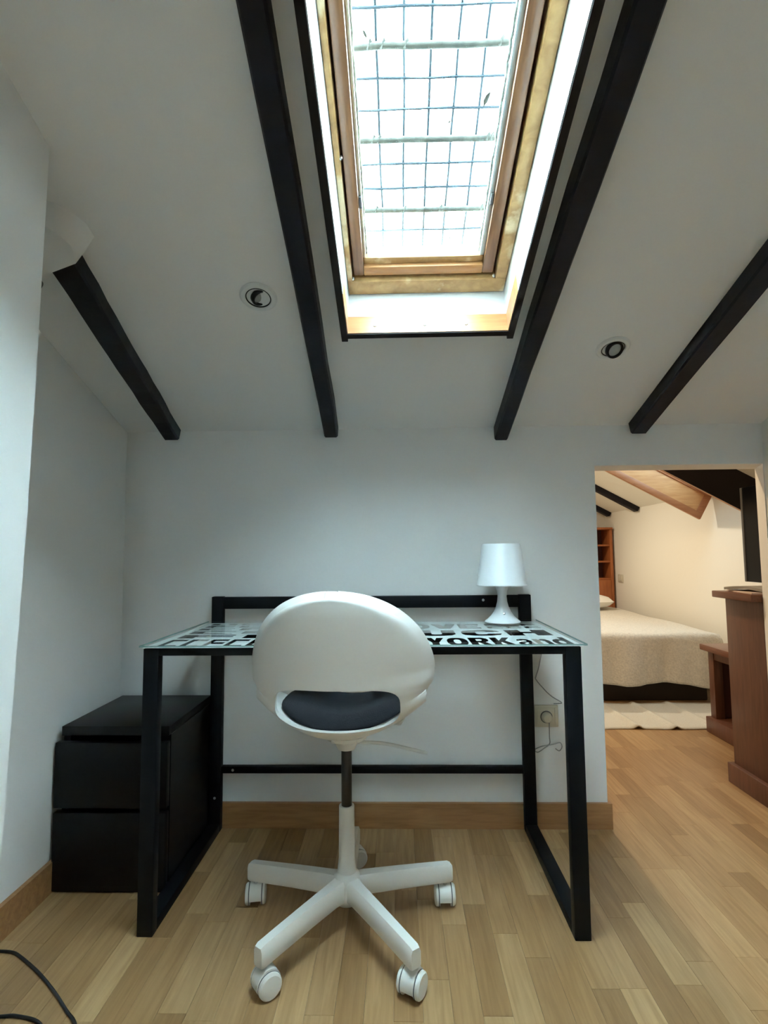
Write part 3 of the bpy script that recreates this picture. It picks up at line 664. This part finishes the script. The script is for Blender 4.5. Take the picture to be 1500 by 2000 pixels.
# coverlet: top plus draped sides with folds
NX, NY = 60, 60; CVt, CFc = [], []; rc = random.Random(11)
def drape(px, py):
    """px,py: distance over the top from the left side / foot; negative parts hang down."""
    z = BH; xx, yy = px, py; r = .03
    dy = max(0, BY0-py); dx = max(0, px-BX1)
    if dy > 0:
        t = min(1, dy/(r*1.6)); z -= r*(1-math.cos(t*math.pi/2)) if dy < r*1.6 else r+(dy-r*1.6)
        yy = BY0-r*math.sin(t*math.pi/2)-(.014*math.sin(px*17)+.010*math.sin(px*41+1)+.022*math.exp(-((px-1.50)/.035)**2)+.016*math.exp(-((px-1.60)/.03)**2)-.012*math.exp(-((px-1.40)/.04)**2))*min(1, dy/.25)
    if dx > 0:
        t = min(1, dx/(r*1.6)); z -= r*(1-math.cos(t*math.pi/2)) if dx < r*1.6 else r+(dx-r*1.6)
        xx = BX1+r*math.sin(t*math.pi/2)+(.008*math.sin(py*19))*min(1, dx/.25)
        if dy > 0: z = max(z, .10)
    z += .004*math.sin(px*13+py*7)*(dy == 0)
    return xx, yy, z
hang = .395
for j in range(NY+1):
    for i in range(NX+1):
        px = BX0-.0+(BX1+.30-BX0)*i/NX
        hg = hang-.055+.014*math.sin(px*9+.6)+.09*max(0, px-1.7)
        tj = j/NY; py = (BY0-hg)+(BY1+hg-BY0)*tj if False else (BY0-hg*(1-j/20) if j < 20 else BY0+(BY1-BY0)*(j-20)/(NY-20))
        a, b, c = drape(px, py)
        if b < BY0 and px > BX1: a = BX1+min(.03, px-BX1); c = min(c, BH-(BY0-py)*.95)
        CVt.append((a, b, max(c, .07)))
for j in range(NY):
    for i in range(NX):
        CFc.append((j*(NX+1)+i, j*(NX+1)+i+1, (j+1)*(NX+1)+i+1, (j+1)*(NX+1)+i))
cv = obj('coverlet', CVt, CFc, 'quilt', bed, True, 70)
md = cv.modifiers.new('s', 'SOLIDIFY'); md.thickness = .006; md.offset = 1
def pillow(cx, cy, label):
    V, Fc = [], []; n = 16
    for sgn in (1, -1):
        for j in range(n+1):
            for i in range(n+1):
                a, b = -1+2*i/n, -1+2*j/n; e = max(0, (1-a**4)*(1-b**4))**.5
                V.append((cx+.33*a*(1-.06*b*b), cy+.20*b*(1-.06*a*a), BH+.084+sgn*.065*e))
    m_ = (n+1)**2
    for s_ in (0, m_):
        for j in range(n):
            for i in range(n): Fc.append((s_+j*(n+1)+i, s_+j*(n+1)+i+1, s_+(j+1)*(n+1)+i+1, s_+(j+1)*(n+1)+i))
    o = obj('pillow', V, Fc, 'linen', None, True, 70); tag(o, label, 'pillow')
pillow(1.72, 5.38, 'white pillow at the head of the bed by the bookcase')

# rug
RV, RF = [], []; nx, ny = 140, 14
for j in range(ny+1):
    for i in range(nx+1):
        xx = .72+(2.17-.72)*i/nx; yy = 3.205+(3.735-3.205)*j/ny
        q = xx+.05*(yy-3.2)
        z = .007+.016*sum(math.exp(-((q-c)/.022)**2) for c in (1.36, 1.57, 1.80))*(1-.3*j/ny)
        RV.append((xx, yy+.006*math.sin(xx*11), z))
for j in range(ny):
    for i in range(nx): RF.append((j*(nx+1)+i, j*(nx+1)+i+1, (j+1)*(nx+1)+i+1, (j+1)*(nx+1)+i))
rg_ = obj('rug', RV, RF, 'rug', None, True, 70); tag(rg_, 'rumpled cream rug on the bedroom floor at the foot of the bed', 'rug')
md = rg_.modifiers.new('s', 'SOLIDIFY'); md.thickness = .006; md.offset = -1

# dresser right behind the doorway
dr = thing('dresser', (1.65, 2.38, 0), 'tall red-brown wooden dresser with papers on top, just past the doorway', 'dresser')
box('body', (1.462, 2.239, .06), (1.86, 2.490, .803), 'red', dr, .003)
box('plinth', (1.440, 2.238, 0), (1.87, 2.505, .085), 'red', dr, .004)
box('top_board', (1.418, 2.238, .803), (1.88, 2.515, .832), 'redtop', dr, .004)
box('drawer_front', (1.47, 2.49, .12), (1.85, 2.502, .42), 'red', dr, .003)
box('drawer_front', (1.47, 2.49, .44), (1.85, 2.502, .78), 'red', dr, .003)
def sheet(name, c, sx, sy, h, rot, m, label, cat, bend=.0):
    V, Fc = [], []; n = 8
    for k in range(2):
        for j in range(2):
            for i in range(n+1):
                a = (-.5+i/n)*sx; b = (-.5+j)*sy; cc, ss = math.cos(rot), math.sin(rot)
                V.append((c[0]+a*cc-b*ss, c[1]+a*ss+b*cc, c[2]+k*h+bend*math.sin(math.pi*i/n)))
    m_ = 2*(n+1)
    for i in range(n):
        Fc += [(i, i+1, n+2+i, n+1+i), (m_+i, m_+i+1, m_+n+2+i, m_+n+1+i), (i, i+1, m_+i+1, m_+i), (n+1+i, n+2+i, m_+n+2+i, m_+n+1+i)]
    Fc += [(0, n+1, m_+n+1, m_), (n, 2*n+1, m_+2*n+1, m_+n)]
    return tag(obj(name, V, Fc, m, None, True, 30), label, cat)
sheet('magazine', (1.525, 2.36, .8325), .21, .15, .006, 1.45, 'paper2', 'pale pink sheet lying lowest on the dresser', 'paper')
sheet('magazine', (1.545, 2.372, .8395), .21, .17, .011, 1.75, 'paper', 'grey folded magazine lying on the pink sheet on the dresser', 'magazine', .009)

# low unit further in
lu = thing('low_shelf_unit', (1.95, 3.05, 0), 'low red-brown open shelf unit between the dresser and the rug', 'shelf')
UX, UY0, UY1 = 1.745, 2.72, 3.165
box('top_board', (UX-.035, UY0, .452), (2.2, UY1+.02, .486), 'redtop', lu, .005)
box('base_board', (UX-.022, UY0, 0), (2.2, UY1+.015, .085), 'red', lu, .004)
box('post', (UX, UY1-.05, .085), (UX+.05, UY1, .452), 'red', lu, .003)
box('post', (UX, UY0, .085), (UX+.05, UY0+.05, .452), 'red', lu, .003)
box('upper_rail', (UX+.004, UY0+.05, .405), (UX+.03, UY1-.05, .452), 'red', lu, .002)
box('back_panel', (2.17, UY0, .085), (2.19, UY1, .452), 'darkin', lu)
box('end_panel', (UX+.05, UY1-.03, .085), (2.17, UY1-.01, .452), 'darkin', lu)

# television on the wall
tv = thing('television', (2.27, 3.0, 1.1), 'black flat screen with a grey edge strip, hung above the low shelf unit', 'television')
box('screen', (2.055, 2.45, .828), (2.085, 3.270, 1.385), 'tv', tv, .004)
box('edge_strip', (2.052, 3.270, .828), (2.088, 3.288, 1.385), 'rubber', tv, .003)
box('wall_arm', (2.085, 2.88, 1.05), (2.27, 2.95, 1.15), 'black', tv, .004)

# bookcase at the far end
bk = thing('bookcase', (2.05, 5.87, 0), 'tall orange-brown bookcase with a cupboard below, beyond the bed', 'bookcase')
KX0, KX1, KY0, KY1, KZ = 1.86, 2.245, 5.74, 5.985, 1.245
for a, b in ((KX0, KX0+.025), (KX1-.028, KX1)): box('side_panel', (a, KY0, 0), (b, KY1, KZ), 'shelfwood', bk, .003)
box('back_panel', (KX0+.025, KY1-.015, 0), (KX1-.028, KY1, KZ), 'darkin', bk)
box('top_board', (KX0-.01, KY0-.012, KZ), (KX1+.004, KY1, KZ+.022), 'shelfwood', bk, .003)
for z in (.72, .90, 1.07): box('shelf', (KX0+.025, KY0+.01, z), (KX1-.028, KY1-.015, z+.018), 'shelfwood', bk, .002)
box('cupboard_door', (KX0+.027, KY0-.004, .06), (KX1-.030, KY0+.014, .72), 'shelfwood', bk, .003)
# plug plate on the bedroom wall
ps = thing('wall_plate', (BW, 5.62, .74), 'small ivory switch plate on the bedroom wall beside the bookcase', 'switch')
box('plate', (BW-.008, 5.56, .70), (BW, 5.68, .78), 'socket', ps, .002)
box('rocker', (BW-.012, 5.58, .712), (BW-.008, 5.62, .768), 'socket', ps, .001)
box('rocker', (BW-.012, 5.63, .712), (BW-.008, 5.67, .768), 'socket', ps, .001)
